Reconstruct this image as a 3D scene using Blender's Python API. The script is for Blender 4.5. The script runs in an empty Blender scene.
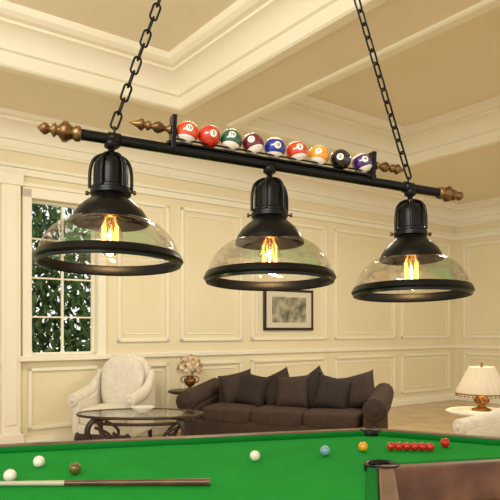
import bpy, bmesh, math, random
from mathutils import Vector, Matrix, Euler
random.seed(4)
S=bpy.context.scene
try:
    S.view_settings.view_transform='Standard'
except Exception: pass
COL=S.collection

# ---------------- materials ----------------
def hexc(r,g,b):
    f=lambda c:(c/255/12.92) if c/255<=0.04045 else ((c/255+0.055)/1.055)**2.4
    return (f(r),f(g),f(b),1)
def mat(name,c,rough=.5,metal=0,noise=0,nscale=8,c2=None,bump=0,bscale=60,spec=.5,coat=0,emit=0):
    m=bpy.data.materials.new(name); m.use_nodes=True
    nt=m.node_tree; b=nt.nodes['Principled BSDF']
    b.inputs['Base Color'].default_value=c
    b.inputs['Roughness'].default_value=rough
    b.inputs['Metallic'].default_value=metal
    b.inputs['Specular IOR Level'].default_value=spec
    b.inputs['Coat Weight'].default_value=coat
    if emit:
        b.inputs['Emission Color'].default_value=c; b.inputs['Emission Strength'].default_value=emit
    tc=nt.nodes.new('ShaderNodeTexCoord')
    if c2:
        n=nt.nodes.new('ShaderNodeTexNoise'); n.inputs['Scale'].default_value=nscale; n.inputs['Detail'].default_value=5
        r=nt.nodes.new('ShaderNodeValToRGB'); r.color_ramp.elements[0].position=.35; r.color_ramp.elements[1].position=.65
        r.color_ramp.elements[0].color=c; r.color_ramp.elements[1].color=c2
        nt.links.new(tc.outputs['Object'],n.inputs['Vector']); nt.links.new(n.outputs['Fac'],r.inputs['Fac'])
        nt.links.new(r.outputs['Color'],b.inputs['Base Color'])
    if bump:
        n2=nt.nodes.new('ShaderNodeTexNoise'); n2.inputs['Scale'].default_value=bscale
        bp=nt.nodes.new('ShaderNodeBump'); bp.inputs['Strength'].default_value=bump; bp.inputs['Distance'].default_value=.01
        nt.links.new(tc.outputs['Object'],n2.inputs['Vector']); nt.links.new(n2.outputs['Fac'],bp.inputs['Height'])
        nt.links.new(bp.outputs['Normal'],b.inputs['Normal'])
    return m
M={}
M['wall']=mat('wall_paint',hexc(240,230,196),.6,c2=hexc(237,226,190),nscale=1.2)
M['trim']=mat('trim_paint',hexc(248,242,220),.45)
M['ceil']=mat('ceiling_paint',hexc(241,231,206),.7,c2=hexc(239,228,202),nscale=1)
M['floor']=mat('floor_stone',hexc(205,180,140),.25,c2=hexc(190,162,120),nscale=3)
M['black']=mat('black_metal',(.006,.006,.006,1),.32,.6,bump=.05,bscale=200)
M['bronze']=mat('antique_bronze',hexc(92,66,40),.38,.85,c2=hexc(150,118,76),nscale=40)
M['felt']=mat('green_cloth',hexc(22,142,50),.9,c2=hexc(27,148,56),nscale=6,bump=.15,bscale=400,spec=.1)
M['felt2']=mat('green_cushion_cloth',hexc(12,114,40),.9,bump=.1,bscale=400,spec=.1)
M['wood']=mat('mahogany',hexc(80,48,34),.35,c2=hexc(112,74,52),nscale=9,coat=.2)
M['dwood']=mat('dark_wood',hexc(38,20,12),.35,c2=hexc(58,34,20),nscale=7)
M['cream']=mat('cream_fabric',hexc(232,226,212),.85,c2=hexc(222,214,196),nscale=20,bump=.2,bscale=120)
M['sofa']=mat('brown_fabric',hexc(58,42,32),.85,c2=hexc(68,50,38),nscale=25,bump=.4,bscale=150)
M['pil1']=mat('espresso_fabric',hexc(34,24,20),.8,c2=hexc(44,32,26),nscale=30,bump=.3)
M['pil2']=mat('taupe_fabric',hexc(62,47,36),.8,c2=hexc(52,38,29),nscale=30,bump=.3)
M['gold']=mat('gilded_metal',hexc(165,120,60),.35,.7,c2=hexc(110,72,34),nscale=30)
M['white']=mat('ball_white',hexc(240,235,220),.15,coat=.5)
M['shade']=mat('lampshade_cloth',hexc(232,218,192),.8,emit=.05)
M['chrome']=mat('chain_metal',(.01,.01,.01,1),.3,.8)
M['leaf']=mat('leaves',hexc(44,78,36),.6,c2=hexc(118,148,88),nscale=4)
M['petal']=mat('dried_flower',hexc(205,170,120),.7,c2=hexc(240,228,200),nscale=25)
M['tip']=mat('pale_maple',hexc(190,182,160),.3)
M['pict']=mat('landscape_print',hexc(196,188,160),.6,c2=hexc(90,96,74),nscale=7)
M['matb']=mat('picture_mount',hexc(222,214,192),.7)
def glassmat(name,tint,base,streak=0,fmul=1.0,gcol=(1,1,1,1)):
    m=bpy.data.materials.new(name); m.use_nodes=True; nt=m.node_tree; nt.nodes.clear()
    o=nt.nodes.new('ShaderNodeOutputMaterial'); t=nt.nodes.new('ShaderNodeBsdfTransparent'); g=nt.nodes.new('ShaderNodeBsdfGlossy')
    t.inputs['Color'].default_value=tint; g.inputs['Roughness'].default_value=.05; g.inputs['Color'].default_value=gcol
    lw=nt.nodes.new('ShaderNodeLayerWeight'); lw.inputs['Blend'].default_value=.35
    mr=nt.nodes.new('ShaderNodeMapRange'); mr.inputs['To Min'].default_value=base; mr.inputs['To Max'].default_value=.75*fmul
    mx=nt.nodes.new('ShaderNodeMixShader')
    nt.links.new(lw.outputs['Fresnel'],mr.inputs['Value'])
    nt.links.new(mr.outputs[0],mx.inputs[0]); nt.links.new(t.outputs[0],mx.inputs[1]); nt.links.new(g.outputs[0],mx.inputs[2]); nt.links.new(mx.outputs[0],o.inputs[0])
    if streak:
        tc=nt.nodes.new('ShaderNodeTexCoord'); w=nt.nodes.new('ShaderNodeTexNoise'); w.inputs['Scale'].default_value=9
        mp=nt.nodes.new('ShaderNodeMapping'); mp.inputs['Scale'].default_value=(1,1,3)
        bp=nt.nodes.new('ShaderNodeBump'); bp.inputs['Strength'].default_value=streak; bp.inputs['Distance'].default_value=.05
        nt.links.new(tc.outputs['Object'],mp.inputs[0]); nt.links.new(mp.outputs[0],w.inputs['Vector']); nt.links.new(w.outputs['Fac'],bp.inputs['Height']); nt.links.new(bp.outputs[0],g.inputs['Normal'])
    return m
M['glass']=glassmat('clear_shade_glass',(.925,.92,.895,1),.07,.35,.55,(1,.93,.95,1))
M['bulb']=glassmat('bulb_glass',(1,.93,.75,1),.05)
M['pane']=glassmat('table_glass',(.9,.94,.9,1),.25)
def emis(name,c,s):
    m=bpy.data.materials.new(name); m.use_nodes=True; nt=m.node_tree; nt.nodes.clear()
    o=nt.nodes.new('ShaderNodeOutputMaterial'); e=nt.nodes.new('ShaderNodeEmission'); e.inputs[0].default_value=c; e.inputs[1].default_value=s
    nt.links.new(e.outputs[0],o.inputs[0]); return m
M['fil']=emis('hot_filament',(1,.36,.07,1),9)
M['core']=emis('hot_filament_core',(1,.75,.35,1),22)

# ---------------- helpers ----------------
def empty(name,loc=(0,0,0),rz=0):
    e=bpy.data.objects.new(name,None); COL.objects.link(e); e.location=loc; e.rotation_euler=(0,0,rz); return e
def obj(name,bm,m,parent=None,smooth=True,loc=(0,0,0),rot=(0,0,0)):
    bmesh.ops.recalc_face_normals(bm,faces=bm.faces[:])
    me=bpy.data.meshes.new(name); bm.to_mesh(me); bm.free()
    if smooth:
        for p in me.polygons: p.use_smooth=True
    ms=m if isinstance(m,(list,tuple)) else [m]
    for x in ms: me.materials.append(M[x] if isinstance(x,str) else x)
    o=bpy.data.objects.new(name,me); COL.objects.link(o); o.location=loc; o.rotation_euler=rot
    if parent: o.parent=parent
    return o
def bevel(o,w,seg=3):
    b=o.modifiers.new('bevel','BEVEL'); b.width=w; b.segments=seg; b.limit_method='ANGLE'; b.angle_limit=.6
    return o
def addbox(bm,c,s,Mx=None):
    r=bmesh.ops.create_cube(bm,size=1)
    for v in r['verts']:
        v.co=Vector((v.co.x*s[0]+c[0],v.co.y*s[1]+c[1],v.co.z*s[2]+c[2]))
        if Mx is not None: v.co=Mx@v.co
def box(name,c,s,m,parent=None,bv=0,rot=(0,0,0)):
    bm=bmesh.new(); addbox(bm,(0,0,0),s); o=obj(name,bm,m,parent,smooth=False,loc=c,rot=rot)
    if bv: bevel(o,bv)
    return o
def lathe(name,prof,m,parent=None,loc=(0,0,0),rot=(0,0,0),n=48,fac=None):
    bm=bmesh.new(); rings=[]
    for (r,z) in prof:
        if r<1e-5: rings.append([bm.verts.new((0,0,z))])
        else:
            rr=[]
            for i in range(n):
                a=2*math.pi*i/n; k=r*(fac(a,z) if fac else 1)
                rr.append(bm.verts.new((k*math.cos(a),k*math.sin(a),z)))
            rings.append(rr)
    for A,B in zip(rings,rings[1:]):
        for i in range(n):
            j=(i+1)%n
            if len(A)==1 and len(B)==1: continue
            if len(A)==1: bm.faces.new((A[0],B[i],B[j]))
            elif len(B)==1: bm.faces.new((A[i],A[j],B[0]))
            else: bm.faces.new((A[i],A[j],B[j],B[i]))
    return obj(name,bm,m,parent,loc=loc,rot=rot)
def sharp(o,a=40):
    for p in o.data.polygons: p.use_smooth=True
    try: o.data.set_sharp_from_angle(angle=math.radians(a))
    except Exception: pass
    return o
def tube(name,pts,r,m,parent=None,radii=None,cyc=False,loc=(0,0,0),smoothc=True):
    cu=bpy.data.curves.new(name,'CURVE'); cu.dimensions='3D'; cu.bevel_depth=r; cu.bevel_resolution=4; cu.use_fill_caps=True
    sp=cu.splines.new('NURBS' if smoothc else 'POLY'); sp.points.add(len(pts)-1)
    for i,p in enumerate(pts):
        sp.points[i].co=(*p,1); sp.points[i].radius=radii[i] if radii else 1
    if smoothc: sp.order_u=4; sp.use_endpoint_u=not cyc
    sp.use_cyclic_u=cyc; cu.resolution_u=6
    cu.materials.append(M[m]); o=bpy.data.objects.new(name,cu); COL.objects.link(o); o.location=loc
    if parent: o.parent=parent
    return o
def sq(name,c,s,m,parent=None,e1=.35,e2=.35,rot=(0,0,0),nu=28,nv=16):
    bm=bmesh.new(); p=lambda w,e: math.copysign(abs(w)**e,w)
    rows=[]
    for j in range(nv+1):
        v=-math.pi/2+math.pi*j/nv; cv=p(math.cos(v),e1) if 0<j<nv else 0
        z=p(math.sin(v),e1)*s[2]/2
        if j in(0,nv): rows.append([bm.verts.new((0,0,z))]); continue
        rows.append([bm.verts.new((cv*p(math.cos(2*math.pi*i/nu),e2)*s[0]/2,cv*p(math.sin(2*math.pi*i/nu),e2)*s[1]/2,z)) for i in range(nu)])
    for A,B in zip(rows,rows[1:]):
        for i in range(nu):
            j=(i+1)%nu
            if len(A)==1: bm.faces.new((A[0],B[i],B[j]))
            elif len(B)==1: bm.faces.new((A[i],A[j],B[0]))
            else: bm.faces.new((A[i],A[j],B[j],B[i]))
    return obj(name,bm,m,parent,loc=c,rot=rot)
def pillow(name,c,w,t,m,parent,yaw=0,tilt=.3,spin=0):
    """square scatter cushion with pulled-out corners"""
    bm=bmesh.new(); n=14; g={}
    for s in(1,-1):
        for i in range(n+1):
            for j in range(n+1):
                u=-1+2*i/n; v=-1+2*j/n
                if s==-1 and (i in(0,n) or j in(0,n)): g[s,i,j]=g[1,i,j]; continue
                k=1-.10*(1-abs(v)**2)*abs(u)**3; l=1-.10*(1-abs(u)**2)*abs(v)**3
                h=((1-u**4)*(1-v**4))**.5*t/2
                g[s,i,j]=bm.verts.new((u*k*w/2,v*l*w/2,s*h))
        for i in range(n):
            for j in range(n): bm.faces.new((g[s,i,j],g[s,i+1,j],g[s,i+1,j+1],g[s,i,j+1]))
    R=Matrix.Rotation(yaw,3,'Z')@Matrix.Rotation(math.pi/2-tilt,3,'X')@Matrix.Rotation(spin,3,'Z')
    return obj(name,bm,m,parent,loc=c,rot=R.to_euler())
def extr(name,pts,axis,t,m,parent=None,loc=(0,0,0),bv=.03,rot=(0,0,0)):
    bm=bmesh.new()
    def mk(p,k):
        if axis=='y': return (p[0],k,p[1])
        if axis=='x': return (k,p[0],p[1])
        return (p[0],p[1],k)
    A=[bm.verts.new(mk(p,-t/2)) for p in pts]; B=[bm.verts.new(mk(p,t/2)) for p in pts]
    bm.faces.new(A); bm.faces.new(B[::-1])
    for i in range(len(pts)):
        j=(i+1)%len(pts); bm.faces.new((A[i],A[j],B[j],B[i]))
    o=obj(name,bm,m,parent,smooth=False,loc=loc,rot=rot)
    if bv:
        bevel(o,bv,4); sharp(o,50)
    return o

# ---------------- room frame ----------------
P0=Vector((-2.75,6.6,0)); U=Vector((.8,.6,0)); N=Vector((.6,-.8,0))
WM=Matrix(((U.x,N.x,0,P0.x),(U.y,N.y,0,P0.y),(0,0,1,0),(0,0,0,1)))   # (s,n,z)->world
SR=8.41; ZC=3.7; NF=12.0; SL=-7.0
def wobj(name,boxes,m,bv=0):
    bm=bmesh.new()
    for (s0,s1,n0,n1,z0,z1) in boxes: addbox(bm,((s0+s1)/2,(n0+n1)/2,(z0+z1)/2),(abs(s1-s0),abs(n1-n0),abs(z1-z0)),WM)
    o=obj(name,bm,m,smooth=False)
    if bv: bevel(o,bv,2)
    return o
ws0,ws1,wz0,wz1=.33,1.12,1.06,2.84
wobj('wall_back',[(SL,ws0,-.2,0,0,ZC+.5),(ws1,SR+.2,-.2,0,0,ZC+.5),(ws0,ws1,-.2,0,0,wz0),(ws0,ws1,-.2,0,wz1,ZC+.5)],'wall')
wobj('wall_right',[(SR,SR+.2,0,NF,0,ZC+.5)],'wall')
wobj('floor',[(SL,SR+.2,-.2,NF,-.1,0)],'floor')
t1=(-6,1.46,1.4,11); t2=(2.25,5.1,1.4,11)
wobj('ceiling',[(SL,SR,0,1.4,ZC,ZC+.4),(SL,-6,1.4,NF,ZC,ZC+.4),(1.46,2.25,1.4,NF,ZC,ZC+.4),(5.1,SR,1.4,NF,ZC,ZC+.4),
  (-6,1.46,11,NF,ZC,ZC+.4),(2.25,5.1,11,NF,ZC,ZC+.4),(SL,SR,0,NF,ZC+.4,ZC+.5)],'ceil')
def ring_trim(name,s0,s1,n0,n1,prof):
    bm=bmesh.new(); rr=[]
    for off,z in prof:
        rr.append([bm.verts.new(WM@Vector(p)) for p in ((s0+off,n0+off,z),(s1-off,n0+off,z),(s1-off,n1-off,z),(s0+off,n1-off,z))])
    for A,Bq in zip(rr,rr[1:]):
        for i in range(4): bm.faces.new((A[i],A[(i+1)%4],Bq[(i+1)%4],Bq[i]))
    return sharp(obj(name,bm,'trim'),25)
for k,t in enumerate((t1,t2)):
    ring_trim('trim_coffer_%d'%(k+1),*t,[(-.11,ZC),(-.11,ZC-.02),(-.09,ZC-.03),(.0,ZC-.03),(.02,ZC-.015),(.02,ZC+.10),(.05,ZC+.11),(.05,ZC+.13),(.06,ZC+.16),(.08,ZC+.2),(.12,ZC+.24),(.18,ZC+.27),(.2,ZC+.275),(.2,ZC+.30),(.25,ZC+.31),(.29,ZC+.34),(.3,ZC+.4)])
CP=[(0,ZC-.36),(.03,ZC-.36),(.04,ZC-.33),(.02,ZC-.31),(.02,ZC-.24),(.05,ZC-.235),(.05,ZC-.21),(.065,ZC-.17),(.1,ZC-.12),(.15,ZC-.085),(.2,ZC-.07),(.2,ZC-.045),(.25,ZC-.035),(.29,ZC),(0,ZC)]
def crown(name,f0,f1):
    bm=bmesh.new(); A=[bm.verts.new(WM@Vector(f0(*p))) for p in CP]; Bq=[bm.verts.new(WM@Vector(f1(*p))) for p in CP]
    for i in range(len(CP)):
        j=(i+1)%len(CP); bm.faces.new((A[i],A[j],Bq[j],Bq[i]))
    bm.faces.new(A); bm.faces.new(Bq[::-1])
    sharp(obj(name,bm,'trim'),25)
crown('trim_crown_back',lambda o,z:(SL,o,z),lambda o,z:(SR,o,z))
crown('trim_crown_right',lambda o,z:(SR-o,0,z),lambda o,z:(SR-o,NF,z))
wobj('trim_picture_rail',[(SL,SR,0,.03,3.08,3.16),(SL,SR,0,.05,3.16,3.2)],'trim',.01)
wobj('trim_picture_rail_right',[(SR-.03,SR,0,NF,3.08,3.16),(SR-.05,SR,0,NF,3.16,3.2)],'trim',.01)
wobj('trim_chair_rail',[(SL,ws0-.1,0,.035,1.0,1.06),(ws1+.1,SR,0,.035,1.0,1.06)],'trim',.01)
wobj('trim_chair_rail_right',[(SR-.035,SR,0,NF,1.0,1.06)],'trim',.01)
wobj('baseboard_back',[(SL,SR,0,.025,0,.14),(SL,SR,0,.035,0,.1)],'trim',.008)
wobj('baseboard_right',[(SR-.025,SR,0,NF,0,.14)],'trim',.008)
def fr(s0,s1,z0,z1,w=.035,t=.02):
    return [(s0,s1,0,t,z0,z0+w),(s0,s1,0,t,z1-w,z1),(s0,s0+w,0,t,z0,z1),(s1-w,s1,0,t,z0,z1)]
bx=[]
for a,b in [(-1.6,-.15),(1.38,2.1),(2.28,3.28),(3.45,4.95),(5.14,6.62),(6.8,8.22)]:
    for z0,z1 in [(1.2,2.98),(.22,.92)]:
        bx+=fr(a,b,z0,z1,.04,.028)+fr(a+.09,b-.09,z0+.09,z1-.09,.018,.01)
bx+=fr(.3,1.15,.22,.92,.04,.028)
wobj('trim_wall_panels',bx,'trim',.006)
bx=[]
for a,b in [(.2,1.5),(1.7,3.2),(3.4,4.9)]:
    for z0,z1 in [(1.2,2.98),(.22,.92)]:
        for w,t,i in ((.04,.028,0),(.018,.01,.09)):
            for q in fr(a+i,b-i,z0+i,z1-i,w,t): bx.append((SR-q[3],SR,q[0],q[1],q[4],q[5]))
wobj('trim_wall_panels_right',bx,'trim',.006)
wobj('trim_pilaster',[(.0,.2,0,.08,0,3.08),(-.03,.23,0,.1,0,.2),(-.03,.23,0,.1,2.95,3.08),(.04,.16,.08,.095,.3,2.85)],'trim',.01)
bx=[(ws0-.1,ws0,0,.05,wz0-.04,wz1+.1),(ws1,ws1+.1,0,.05,wz0-.04,wz1+.1),(ws0-.1,ws1+.1,0,.05,wz1,wz1+.12),(ws0-.15,ws1+.15,0,.1,wz0-.06,wz0),
    (ws0-.12,ws1+.12,0,.07,wz1+.12,wz1+.16)]
f=.03
bx+=[(ws0,ws0+f,-.12,-.06,wz0,wz1),(ws1-f,ws1,-.12,-.06,wz0,wz1),(ws0,ws1,-.12,-.06,wz0,wz0+f),(ws0,ws1,-.12,-.06,wz1-f,wz1)]
sm=(ws0+ws1)/2
bx+=[(sm-.012,sm+.012,-.11,-.07,wz0,wz1)]
for z in (1.5,1.95,2.4): bx.append((ws0,ws1,-.11,-.07,z-.009,z+.009))
wobj('window_1',bx,'trim',.004)
bm=bmesh.new()
for i in range(9500):
    s=random.uniform(-.6,3.6); n=random.uniform(-3.6,-2.2); z=random.uniform(.3,3.9)
    if random.random()<.1+(z-1.9)*.4 and math.sin(s*4+z*2)>.1: continue
    c=WM@Vector((s,n,z)); R=Euler((random.uniform(0,6),random.uniform(0,6),random.uniform(0,6))).to_matrix()
    L=random.uniform(.06,.13); q=[Vector((-L,0,0)),Vector((0,-L*.4,.02)),Vector((L,0,0)),Vector((0,L*.4,.02))]
    bm.faces.new([bm.verts.new(c+R@p) for p in q])
obj('tree_foliage',bm,'leaf',smooth=False)
bm=bmesh.new(); addbox(bm,(-.5,-6,-.3),(14,11,.1),WM); obj('garden_lawn',bm,'leaf',smooth=False)

# ---------------- picture ----------------
pe=empty('framed_picture',WM@Vector((4.16,.02,1.655)),math.atan2(.6,.8))
bm=bmesh.new(); w,h=.97,.62
for a in [((0,0,h/2-.02),(w,.04,.04)),((0,0,-h/2+.02),(w,.04,.04)),((-w/2+.02,0,0),(.04,.04,h)),((w/2-.02,0,0),(.04,.04,h))]: addbox(bm,*a)
bevel(obj('frame',bm,'dwood',pe,smooth=False),.006)
box('mount',(0,0,0),(w-.06,.02,h-.06),'matb',pe)
box('print',(0,-.012,0),(w-.3,.008,h-.24),'pict',pe)

# ---------------- armchair ----------------
def armchair(name,loc,rz,sc=(1,1,1)):
    e=empty(name,loc,rz); e.scale=sc
    pts=[(-.33,.30),(-.36,.6),(-.35,.82),(-.31,.95),(-.22,1.01),(-.1,1.045),(0,1.055),(.1,1.045),(.22,1.01),(.31,.95),(.35,.82),(.36,.6),(.33,.30)]
    extr('back',pts,'y',.15,'cream',e,loc=(0,.3,0),bv=.05,rot=(-.10,0,0))
    sq('back_pad',(0,.235,.72),(.6,.16,.58),'cream',e,.6,.5,rot=(-.10,0,0))
    for r in range(3):
        for c in range(4-(r%2)):
            x=(c-(1.5 if r%2==0 else 1))*.13
            sq('button_%d%d'%(r,c),(x,.158+.015*r,.6+r*.12),(.022,.016,.022),'cream',e,1,1,nu=10,nv=6)
    for sgn in (-1,1):
        pts=[(-.34,.2),(-.36,.5),(-.34,.58),(-.2,.6),(.05,.62),(.2,.7),(.3,.82),(.36,.86),(.36,.2)]
        extr('arm_panel',pts,'x',.10,'cream',e,loc=(sgn*.37,0,0),bv=.035)
        tube('arm_roll',[(sgn*.385,-.37,.58),(sgn*.39,-.2,.6),(sgn*.39,.05,.625),(sgn*.385,.2,.7),(sgn*.37,.33,.85)],.07,'cream',e,radii=[1,1.05,1,.85,.5])
        lathe('arm_scroll',[(0,.02),(.02,.02),(.025,.01),(.05,.015),(.068,.01),(.072,0),(.07,-.02)],'cream',e,loc=(sgn*.385,-.375,.58),rot=(math.pi/2,0,0))
        for y,dy in((-.32,-.05),(.3,.05)):
            tube('leg',[(sgn*.33,y,.22),(sgn*.36,y+dy*.9,.16),(sgn*.34,y+dy*.4,.08),(sgn*.36,y+dy,.012)],.03,'dwood',e,radii=[1.2,1,.6,.8])
    bevel(box('base',(0,-.01,.25),(.72,.66,.16),'cream',e),.03)
    bevel(box('apron',(0,-.345,.19),(.68,.03,.07),'dwood',e),.012)
    sq('seat_cushion',(0,-.06,.4),(.66,.62,.2),'cream',e,.4,.25)
    return e
armchair('armchair',(-1.52,6.75,0),-.2,(.86,.95,1.02))
armchair('armchair',(2.18,4.72,0),-1.2,(.95,.95,.95))

# ---------------- coffee table ----------------
ct=empty('coffee_table',(-1.06,5.8,0)); ct.scale=(1.08,1,1)
def ell(a,b,n=48): return [(a*math.cos(2*math.pi*i/n),b*math.sin(2*math.pi*i/n)) for i in range(n)]
extr('top_glass',ell(.55,.32),'z',.014,'pane',ct,loc=(0,0,.54),bv=0)
tube('top_rim',[(x,y,.54) for x,y in ell(.56,.33,32)],.013,'dwood',ct,cyc=True)
tube('apron_ring',[(x,y,.47) for x,y in ell(.42,.24,24)],.015,'dwood',ct,cyc=True)
for sx in(-1,1):
    for sy in(-1,1):
        tube('leg',[(sx*.36,sy*.21,.52),(sx*.44,sy*.25,.44),(sx*.40,sy*.22,.3),(sx*.3,sy*.17,.18),(sx*.32,sy*.19,.07),(sx*.42,sy*.24,.02),(sx*.45,sy*.26,.05)],.022,'dwood',ct,radii=[1,1.3,1.1,.9,.9,1,.7])
        tube('scroll',[(sx*.36,sy*.21,.44),(sx*.26,sy*.18,.4),(sx*.2,sy*.16,.33),(sx*.25,sy*.16,.29),(sx*.28,sy*.17,.33)],.014,'dwood',ct)
    tube('stretcher',[(sx*.31,-.18,.16),(sx*.12,0,.14),(sx*.31,.18,.16)],.015,'dwood',ct)
tube('cross_stretcher',[(-.2,0,.145),(0,0,.17),(.2,0,.145)],.015,'dwood',ct)
lathe('bowl',[(0,0),(.05,0),(.05,.012),(.09,.04),(.105,.06),(.095,.06),(.05,.02),(0,.02)],'cream',ct,loc=(.02,0,.55))

# ---------------- sofa ----------------
so=empty('sofa',(.42,6.95,0),math.radians(-20))
W=2.15
bevel(box('base',(0,0,.22),(W-.1,.84,.22),'sofa',so),.04)
for x in (-.95,.95):
    for y in(-.34,.34): lathe('foot',[(0,0),(.025,0),(.035,.05),(.04,.11),(0,.11)],'dwood',so,loc=(x,y,0),n=16)
for i in(-1,0,1):
    sq('seat_cushion',(i*.6,-.08,.38),(.62,.7,.2),'sofa',so,.35,.22)
    sq('back_cushion',(i*.6,.22,.57),(.62,.24,.36),'sofa',so,.5,.3,rot=(-.15,0,0))
pts=[(-1.04,.2),(-1.05,.6),(-.98,.66),(-.7,.69),(0,.70),(.7,.69),(.98,.66),(1.05,.6),(1.04,.2)]
extr('back',pts,'y',.2,'sofa',so,loc=(0,.36,0),bv=.07,rot=(-.08,0,0))
for sx in(-1,1):
    pts=[(-.42,.1),(-.44,.42),(-.4,.5),(.1,.55),(.4,.6),(.44,.1)]
    extr('arm_panel',pts,'x',.16,'sofa',so,loc=(sx*1.03,0,0),bv=.05)
    tube('arm_roll',[(sx*1.07,-.45,.52),(sx*1.08,-.2,.54),(sx*1.08,.1,.57),(sx*1.06,.42,.63)],.125,'sofa',so,radii=[1,1.03,1,.9])
    lathe('arm_scroll',[(0,.025),(.04,.025),(.05,.01),(.09,.018),(.115,.005),(.12,-.02)],'pil2',so,loc=(sx*1.07,-.455,.52),rot=(math.pi/2,0,0))
pl=[(-.66,.12,.64,'pil2',.15,.35,.25),(-.42,.03,.63,'pil1',-.2,.4,-.15),(-.14,.10,.65,'pil1',.1,.35,.45),(.08,-.0,.63,'pil2',-.1,.4,.1),(.30,.10,.66,'pil1',.1,.3,.6),(.55,.0,.63,'pil1',.2,.4,-.2),(.82,.1,.66,'pil2',-.2,.35,.3)]
for i,(x,y,z,m,r,t,sp) in enumerate(pl):
    pillow('throw_pillow_%d'%i,(x,y,z),.42,.19,m,so,r,t,sp)

# ---------------- end table with vase ----------------
et=empty('end_table',(-.79,7.5,0))
lathe('top',[(0,.6),(.22,.6),(.235,.59),(.235,.575),(.2,.56),(0,.56)],'dwood',et)
lathe('pedestal',[(.03,.57),(.05,.5),(.03,.45),(.06,.36),(.03,.25),(.05,.2),(.04,.14),(0,.14)],'dwood',et,n=24)
for k in range(3):
    a=k*2.094+.5; tube('leg',[(.03*math.cos(a),.03*math.sin(a),.2),(.12*math.cos(a),.12*math.sin(a),.17),(.2*math.cos(a),.2*math.sin(a),.015)],.022,'dwood',et)
va=empty('flower_vase',(-.75,7.5,.6))
lathe('urn',[(0,0),(.06,0),(.065,.012),(.03,.03),(.025,.04),(.06,.07),(.08,.11),(.072,.145),(.045,.16),(.065,.18),(.06,.18),(.04,.16),(0,.15)],'gold',va)
for sx in(-1,1): tube('handle',[(sx*.08,0,.09),(sx*.13,0,.12),(sx*.11,0,.17),(sx*.06,0,.17)],.008,'gold',va)
bm=bmesh.new()
for i in range(190):
    a=random.uniform(0,6.28); b=random.uniform(-.4,1.5); R=.165*random.uniform(.75,1)
    c=Vector((R*math.cos(a)*math.cos(b),R*math.sin(a)*math.cos(b),.27+R*math.sin(b)))
    for k in range(5):
        an=k*1.257; nrm=(c-Vector((0,0,.27))).normalized(); t_=nrm.orthogonal().normalized(); t2_=nrm.cross(t_)
        dd=t_*math.cos(an)+t2_*math.sin(an); pp=nrm.cross(dd)
        bm.faces.new([bm.verts.new(c),bm.verts.new(c+dd*.02+pp*.012+nrm*.006),bm.verts.new(c+dd*.036+nrm*.012),bm.verts.new(c+dd*.02-pp*.012+nrm*.006)])
obj('blooms',bm,'petal',va,smooth=False)
for i in range(9):
    a=i*.7; tube('stem',[(0,0,.14),(.03*math.cos(a),.03*math.sin(a),.2),(.1*math.cos(a),.1*math.sin(a),.3)],.004,'leaf',va)

# ---------------- right side table + lamp ----------------
st=empty('side_table',(2.2,5.75,0))
lathe('top',[(0,.58),(.3,.58),(.315,.57),(.3,.555),(.26,.54),(0,.54)],'cream',st)
lathe('column',[(.05,.55),(.06,.5),(.035,.44),(.07,.3),(.04,.2),(.07,.12),(.2,.06),(.22,0),(0,0)],'cream',st,n=32)
tl=empty('table_lamp',(2.22,5.75,.58))
lathe('base',[(0,0),(.09,0),(.09,.015),(.05,.03),(.03,.045),(.065,.075),(.075,.105),(.05,.14),(.02,.155),(.028,.17),(.015,.18),(.01,.4),(0,.4)],'gold',tl,n=32)
lathe('shade',[(.235,.165),(.228,.2),(.19,.27),(.155,.34),(.12,.41),(.115,.42),(.11,.415)],'shade',tl,n=96,fac=lambda a,z:1+.018*math.sin(a*24)+ .02*math.cos(6*a)*(1 if z<.25 else .3))
tube('shade_trim',[(.24*math.cos(a*.1963),.24*math.sin(a*.1963),.165) for a in range(32)],.006,'gold',tl,cyc=True)
bm=bmesh.new()
for i in range(36):
    a=i*math.pi/18
    bmesh.ops.create_icosphere(bm,subdivisions=1,radius=.009,matrix=Matrix.Translation((.235*math.cos(a),.235*math.sin(a),.145)))
obj('bead_fringe',bm,'gold',tl)
lathe('finial',[(0,.46),(.012,.45),(.006,.435),(.015,.425),(.01,.4),(0,.4)],'gold',tl,n=16)

# ---------------- pool table ----------------
ZT=.85
pt=empty('pool_table',(0,0,0))
bed=[(-2.2,2.27),(.60,3.0),(1.62,2.50),(1.60,2.47),(.47,2.205),(.285,1.30),(-2.4,1.30)]
def offs(poly,d):
    n=len(poly); out=[]
    ar=sum(poly[i][0]*poly[(i+1)%n][1]-poly[(i+1)%n][0]*poly[i][1] for i in range(n)); sg=1 if ar>0 else -1
    for i in range(n):
        p0=Vector(poly[i-1]);p1=Vector(poly[i]);p2=Vector(poly[(i+1)%n])
        a=(p1-p0).normalized(); b=(p2-p1).normalized()
        na=Vector((a.y,-a.x))*sg; nb=Vector((b.y,-b.x))*sg
        m=(na+nb); m=m/m.length_squared*2 if m.length>.3 else na
        if m.length>1.6: m=m.normalized()*1.6
        out.append(tuple(p1+m*d))
    return out
def prism(name,poly,z0,z1,m,parent,inner=None,bv=0):
    bm=bmesh.new(); n=len(poly)
    o0=[bm.verts.new((*p,z0)) for p in poly]; o1=[bm.verts.new((*p,z1)) for p in poly]
    for i in range(n):
        j=(i+1)%n; bm.faces.new((o0[i],o0[j],o1[j],o1[i]))
    if inner:
        i0=[bm.verts.new((*p,z0)) for p in inner]; i1=[bm.verts.new((*p,z1)) for p in inner]
        for i in range(n):
            j=(i+1)%n; bm.faces.new((i0[i],i0[j],i1[j],i1[i])); bm.faces.new((o1[i],o1[j],i1[j],i1[i])); bm.faces.new((o0[i],o0[j],i0[j],i0[i]))
    else:
        bm.faces.new(o0); bm.faces.new(o1)
    o=obj(name,bm,m,parent,smooth=False)
    if bv: bevel(o,bv,2)
    return o
inn=offs(bed,-.04)
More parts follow.
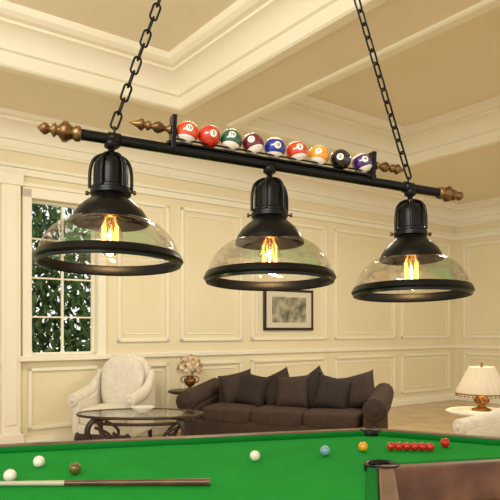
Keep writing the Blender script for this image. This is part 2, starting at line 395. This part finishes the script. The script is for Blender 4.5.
prism('cloth_bed',bed,ZT-.07,ZT-.02,'felt',pt)
prism('cushion',bed,ZT-.025,ZT+.002,'felt2',pt,inner=inn,bv=.01)
prism('rail',offs(bed,.06),ZT-.14,ZT+.004,'wood',pt,inner=bed,bv=.01)
prism('apron',offs(bed,.045),ZT-.36,ZT-.13,'wood',pt,inner=offs(bed,-.02))
for i,(x,y) in enumerate([(-1.9,1.6),(.1,1.6),(.5,2.75),(-1.7,2.2),(1.3,2.52)]):
    lathe('leg_%d'%i,[(0,0),(.07,0),(.08,.05),(.05,.09),(.075,.2),(.085,.3),(.06,.38),(.085,.42),(.085,.6),(0,.6)],'dwood',pt,loc=(x,y,0),n=24)
for i,(x,y,k) in enumerate([(.60,2.985,.65),(.485,2.215,.8)]):
    lathe('pocket_%d'%i,[(.055*k,-.06),(.062*k,0),(.075*k,.01),(.082*k,.005),(.078*k,-.02)],'black',pt,loc=(x,y,ZT),n=24)
    lathe('pocket_hole_%d'%i,[(0,.004),(.056*k,.004),(.056*k,-.1),(0,-.1)],'black',pt,loc=(x,y,ZT-.002),n=24)
ZB=ZT-.0195
def ball(name,x,y,m,r=.024):
    return lathe(name,[(r*math.cos(-math.pi/2+math.pi*k/14) if 0<k<14 else 0,r*math.sin(-math.pi/2+math.pi*k/14)) for k in range(15)],m,loc=(x,y,ZB+r),n=28)
for nm,c in dict(red=(200,25,18),yellow=(235,170,30),brown=(96,88,40),blue=(120,170,190)).items(): M['b_'+nm]=mat('ball_'+nm,hexc(*c),.12,coat=.6)
def on(px,py,h):
    d=600*(1.35-(ZB+h))/(py-330); return ((px-250)/600*d,d)
for px,py,m in [(10,475,'white'),(39,461,'white'),(75,468,'b_brown'),(255,455,'white'),(325,450,'b_blue'),(363,446,'b_yellow'),(445,442,'b_red')]:
    x,y=on(px,py,.024); ball('billiard_ball',x,y,m,.022 if px<100 else .021)
for k in range(6):
    x,y=on(391+k*7.8,445+.1*k,.024); ball('billiard_ball',x,y,'b_red',.0185)
cs=empty('cue_stick',(0,0,0))
a=Vector((*on(-60,484,.010),ZB+.010)); b=Vector((*on(210,482,.013),ZB+.0135)); d=(b-a)
tube('butt',[a+d*.46,a+d*.7,b],.0125,'wood',cs,radii=[.75,.85,1],smoothc=False)
tube('shaft',[a,a+d*.46],.0093,'tip',cs,radii=[.75,1],smoothc=False)

# ---------------- billiard pendant lamp ----------------
pl=empty('billiard_pendant_light',(0,0,0))
Lp=Vector((-.3138,1.345,1.778)); Rp=Vector((.44,1.65,1.7405)); D=(Rp-Lp); DL=D.length; dn=D.normalized()
def B(t): return Lp+D*t
def bx_(px):
    r=(px-250)/600; return (r*Lp.y-Lp.x)/(D.x-r*D.y)
def align(o,p,dirv): 
    o.rotation_mode='QUATERNION'; o.rotation_quaternion=Vector((0,0,1)).rotation_difference(dirv.normalized()); o.location=p
tA,tB=bx_(79),bx_(439)
tube('bar',[B(tA),B(tB)],.0125,'black',pl,smoothc=False)
for t,sg,nm in((tA,-1,'l'),(tB,1,'r')):
    f=lathe('bar_finial_'+nm,[(0,-.004),(.015,-.004),(.017,0),(.017,.008),(.013,.012),(.015,.018),(.021,.026),(.021,.034),(.013,.042),(.009,.046),(.015,.05),(.015,.054),(.007,.058),(.007,.062),(.012,.067),(.013,.073),(.008,.08),(.004,.083),(0,.088)],'bronze',pl,n=24,fac=lambda a,z:1+(.07*math.cos(8*a) if .016<z<.04 else 0))
    align(f,B(t),dn*sg)
up=Vector((0,0,1)); side=dn.cross(up).normalized(); upb=side.cross(dn).normalized()
tp,tq=bx_(172),bx_(369)
def bxo(name,c,sx,sy,sz,m):
    bm=bmesh.new(); R=Matrix((dn,side,upb)).transposed().to_4x4(); R.translation=c; addbox(bm,(0,0,0),(sx,sy,sz),R); return bevel(obj(name,bm,m,pl,smooth=False),.0015,2)
for i,t in enumerate((tp,tq)):
    bxo('rack_post_%d'%i,B(t)+upb*.038+dn*(.006 if i else 0),.011,.03,.08,'black')
    bxo('rack_foot_%d'%i,B(t)+upb*.012,.03,.026,.008,'black')
bxo('ball_tray',(B(tp)+B(tq))/2+upb*.014,(B(tq)-B(tp)).length,.022,.005,'black')
tube('rack_rod_front',[B(tp)+upb*.022+side*.012,B(tq)+upb*.022+side*.012],.0022,'black',pl,smoothc=False)
for t,sg in((tp,-1),(tq,1)):
    tube('rack_rod',[B(t)+upb*.045,B(t)+upb*.045+dn*sg*.02],.004,'bronze',pl,smoothc=False)
    f=lathe('rack_finial',[(0,0),(.01,0),(.011,.004),(.006,.009),(.006,.016),(.011,.022),(.014,.03),(.012,.037),(.006,.043),(.006,.047),(.011,.051),(.011,.056),(.006,.06),(.013,.066),(.014,.07),(.007,.08),(.003,.09),(0,.098)],'bronze',pl,n=20)
    align(f,B(t)+upb*.045+dn*sg*(.005 if sg<0 else .018),dn*sg)
def ballmat(nm,c,stripe):
    m=mat(nm,hexc(*c),.1,coat=.8); nt=m.node_tree; b=nt.nodes['Principled BSDF']
    tc=nt.nodes.new('ShaderNodeTexCoord'); sx=nt.nodes.new('ShaderNodeSeparateXYZ'); nt.links.new(tc.outputs['Object'],sx.inputs[0])
    if stripe:
        ab=nt.nodes.new('ShaderNodeMath'); ab.operation='ABSOLUTE'; nt.links.new(sx.outputs['Z'],ab.inputs[0])
        lt=nt.nodes.new('ShaderNodeMath'); lt.operation='LESS_THAN'; lt.inputs[1].default_value=.0158; nt.links.new(ab.outputs[0],lt.inputs[0])
        mx=nt.nodes.new('ShaderNodeMix'); mx.data_type='RGBA'; nt.links.new(lt.outputs[0],mx.inputs['Factor'])
        mx.inputs['A'].default_value=hexc(240,236,224); mx.inputs['B'].default_value=hexc(*c); nt.links.new(mx.outputs['Result'],b.inputs['Base Color'])
    return m
specs=[('13',(215,70,22),1,.35),('3',(196,48,20),0,-.3),('14',(10,84,52),1,.25),('11',(104,18,40),1,-.6),('10',(18,46,140),1,.12),('3',(205,60,22),1,-.25),('1',(236,150,22),1,.3),('8',(12,12,14),0,.2),('4',(66,24,100),1,-.5)]
br=.0274; M['ink']=mat('number_ink',(.01,.01,.01,1),.4)
for i,(num,c,stp,roll) in enumerate(specs):
    t=bx_(186.5+i*(361.5-186.5)/8); p=B(t)+upb*(.0165+br)
    m=ballmat('pool_ball_enamel_%d'%(i+1),c,stp)
    o=lathe('rack_ball_%d'%(i+1),[(br*math.cos(-math.pi/2+math.pi*k/24) if 0<k<24 else 0,br*math.sin(-math.pi/2+math.pi*k/24)) for k in range(25)],m,pl,n=40)
    yaw=math.atan2(dn.y,dn.x)*.4+math.atan2(-p.x,p.y)*1.0
    o.location=p; o.rotation_euler=(math.radians(-10+8*math.sin(i*2)),roll*.6,yaw+.25*math.sin(i*1.7))
    q=br+.0003
    lathe('number_disc_%d'%(i+1),[(0,q)]+[(r_,math.sqrt(q*q-r_*r_)) for r_ in(.003,.0055,.0075,.0088)],'white',o,n=28,rot=(math.pi/2,0,0))
    tx=bpy.data.curves.new('digits_%d'%(i+1),'FONT'); tx.body=num; tx.size=.0125 if len(num)==1 else .0105; tx.align_x='CENTER'; tx.align_y='CENTER'; tx.extrude=.0004; tx.offset=.00025; tx.materials.append(M['ink'])
    to=bpy.data.objects.new('digits_%d'%(i+1),tx); COL.objects.link(to); to.parent=o; to.location=(0,-br-.0002,0); to.rotation_euler=(math.pi/2,0,0)
def pendant(k,p):
    e=bpy.data.objects.new('pendant_%d'%k,None); COL.objects.link(e); e.location=p; e.parent=pl; e.scale=(1,1,(1.03,1.065,1.08)[k-1]); e.rotation_euler=(math.radians(-3.5),0,0)
    lathe('bar_collar',[(0,.0),(.016,0),(.016,-.018),(.009,-.022),(.007,-.024),(.007,-.034),(0,-.034)],'black',e,n=24)
    sharp(lathe('socket_housing',[(0,-.03),(.010,-.03),(.014,-.034),(.016,-.04),(.026,-.043),(.034,-.05),(.038,-.062),(.0385,-.08),(.0385,-.104),(.042,-.107),(.042,-.112),(.045,-.114),(.045,-.124),(.041,-.127),(.045,-.134),(.056,-.142),(.070,-.155),(.079,-.168),(.084,-.180),(.085,-.186),(.082,-.186),(.078,-.168),(.06,-.148),(.03,-.135),(0,-.135)],'black',e,n=56),35)
    for a in range(6):
        an=a*math.pi/3+.3
        tube('yoke_rib',[(math.cos(an)*r,math.sin(an)*r,z) for r,z in((.012,-.034),(.034,-.040),(.045,-.058),(.0465,-.085),(.0455,-.112))],.0038,'black',e)
    for sg in(-1,1): lathe('thumb_screw',[(0,.012),(.005,.012),(.005,.006),(.002,.006),(.002,0)],'bronze',e,n=12,loc=(sg*.044,0,-.119),rot=(0,sg*math.pi/2,0))
    lathe('glass_shade',[(.082,-.180),(.096,-.184),(.112,-.193),(.127,-.206),(.140,-.222),(.149,-.240),(.154,-.258)],'glass',e,n=72)
    sharp(lathe('rim_ring',[(.150,-.254),(.156,-.254),(.160,-.261),(.1625,-.267),(.160,-.271),(.157,-.272),(.157,-.277),(.152,-.278),(.149,-.274),(.150,-.254)],'black',e,n=72),40)
    lathe('bulb_cap',[(0,-.135),(.016,-.135),(.016,-.165),(.013,-.172),(0,-.172)],'bronze',e,n=24)
    lathe('bulb',[(.012,-.168),(.014,-.178),(.022,-.195),(.029,-.212),(.030,-.226),(.026,-.243),(.014,-.254),(0,-.258)],'bulb',e,n=32)
    pts=[]
    for i in range(17):
        a=i*2*math.pi/16; pts.append((.017*math.cos(a),.017*math.sin(a),-.192 if i%2 else -.242))
    tube('filament',pts,.0014,'fil',e,smoothc=False)
    tube('filament_core',[(0,0,-.20),(0,0,-.238)],.0022,'core',e,smoothc=False)
    lathe('filament_stem',[(.003,-.17),(.003,-.2),(0,-.205)],'bulb',e,n=12)
    ld=bpy.data.lights.new('bulb_light','POINT'); ld.energy=1.5; ld.color=(1,.6,.25); ld.shadow_soft_size=.02
    lo=bpy.data.objects.new('bulb_light',ld); COL.objects.link(lo); lo.parent=e; lo.location=(0,0,-.265)
for k,px in enumerate((111.5,269.5,410)): pendant(k+1,B(bx_(px)))
C=Vector((.045,1.50,2.93))
def link_mesh():
    bm=bmesh.new(); a=.0085; L=.012; r=.0026; n=28; m=8; rings=[]
    for i in range(n):
        th=2*math.pi*i/n; x=a*math.cos(th); z=a*math.sin(th)+(L if math.sin(th)>=0 else -L)
        nx,nz=math.cos(th),math.sin(th)
        rings.append([bm.verts.new((x+r*math.cos(q)*nx,r*math.sin(q),z+r*math.cos(q)*nz)) for q in [2*math.pi*j/m for j in range(m)]])
    for i in range(n):
        A=rings[i];Bq=rings[(i+1)%n]
        for j in range(m): bm.faces.new((A[j],A[(j+1)%m],Bq[(j+1)%m],Bq[j]))
    bmesh.ops.recalc_face_normals(bm,faces=bm.faces[:])
    me=bpy.data.meshes.new('chain_link'); bm.to_mesh(me); bm.free()
    for p in me.polygons: p.use_smooth=True
    me.materials.append(M['chrome']); return me
lm=link_mesh()
for ci,px in enumerate((114,408)):
    A=B(bx_(px)); 
    cl=lathe('chain_clamp_%d'%ci,[(.0,-.014),(.0155,-.014),(.0155,.014),(0,.014)],'black',pl,n=24); align(cl,A,dn)
    tube('chain_hook',[A+upb*.012,A+upb*.03],.003,'black',pl,smoothc=False)
    s0=A+upb*.034; v=C-s0; n=int(v.length/.0345); q=Vector((0,0,1)).rotation_difference(v.normalized())
    for i in range(n+1):
        o=bpy.data.objects.new('chain_%d_link'%ci,lm); COL.objects.link(o); o.parent=pl
        o.rotation_mode='QUATERNION'; o.rotation_quaternion=q@Euler((0,0,(i%2)*math.pi/2+.5)).to_quaternion(); o.location=s0+v*((i+.3)/n)
ZK=ZC+.4
tube('suspension_rod',[C,(C.x,C.y,ZK-.02)],.006,'black',pl,smoothc=False)
lathe('hook_ball',[(0,-.02),(.018,-.012),(.022,0),(.015,.015),(0,.02)],'black',pl,loc=C,n=24)
lathe('ceiling_canopy',[(0,-.05),(.02,-.05),(.05,-.03),(.07,0),(0,0)],'black',pl,loc=(C.x,C.y,ZK),n=32)

# ---------------- lights ----------------
w=bpy.data.worlds.new('world'); S.world=w; w.use_nodes=True
bg=w.node_tree.nodes['Background']; bg.inputs[0].default_value=(1,.975,.92,1); bg.inputs[1].default_value=1.32
def area(name,loc,tgt,size,e,c):
    l=bpy.data.lights.new(name,'AREA'); l.shape='RECTANGLE'; l.size=size[0]; l.size_y=size[1]; l.energy=e; l.color=c
    o=bpy.data.objects.new(name,l); COL.objects.link(o); o.location=loc; o.rotation_euler=(Vector(tgt)-Vector(loc)).to_track_quat('-Z','Y').to_euler(); return o
area('fill_light',(-1.5,-2.2,3.6),(0,5,1.2),(3,1.5),180,(1,.96,.88))  # added fill high behind the camera, aimed into the room; no real fixture
area('fill_light',(2.6,6.5,3.62),(2.6,6.5,0),(.8,.8),65,(1,.92,.77))  # added downward fill for the right of the room, not a fitting
area('fill_light',(-.2,5.4,3.62),(-.2,5.4,0),(.6,.6),35,(1,.92,.78))  # added downward fill above the seating, not a fitting
area('coffer_fill',(-1.2,3.2,3.55),(-1.2,3.6,4.1),(1.6,1.6),12,(1,.96,.88))  # added upward fill to brighten the coffer; the room has no cove lighting
pl_=bpy.data.lights.new('table_lamp_bulb','POINT'); pl_.energy=3; pl_.color=(1,.75,.4); pl_.shadow_soft_size=.04
o=bpy.data.objects.new('table_lamp_bulb',pl_); COL.objects.link(o); o.parent=tl; o.location=(0,0,.28)
# ---------------- camera ----------------
cd=bpy.data.cameras.new('camera'); cam=bpy.data.objects.new('camera',cd); COL.objects.link(cam)
cam.location=(0,0,1.35); cam.rotation_euler=(math.pi/2,0,0)
cd.sensor_width=36; cd.lens=43.2; cd.shift_y=.16; cd.clip_start=.05
S.camera=cam
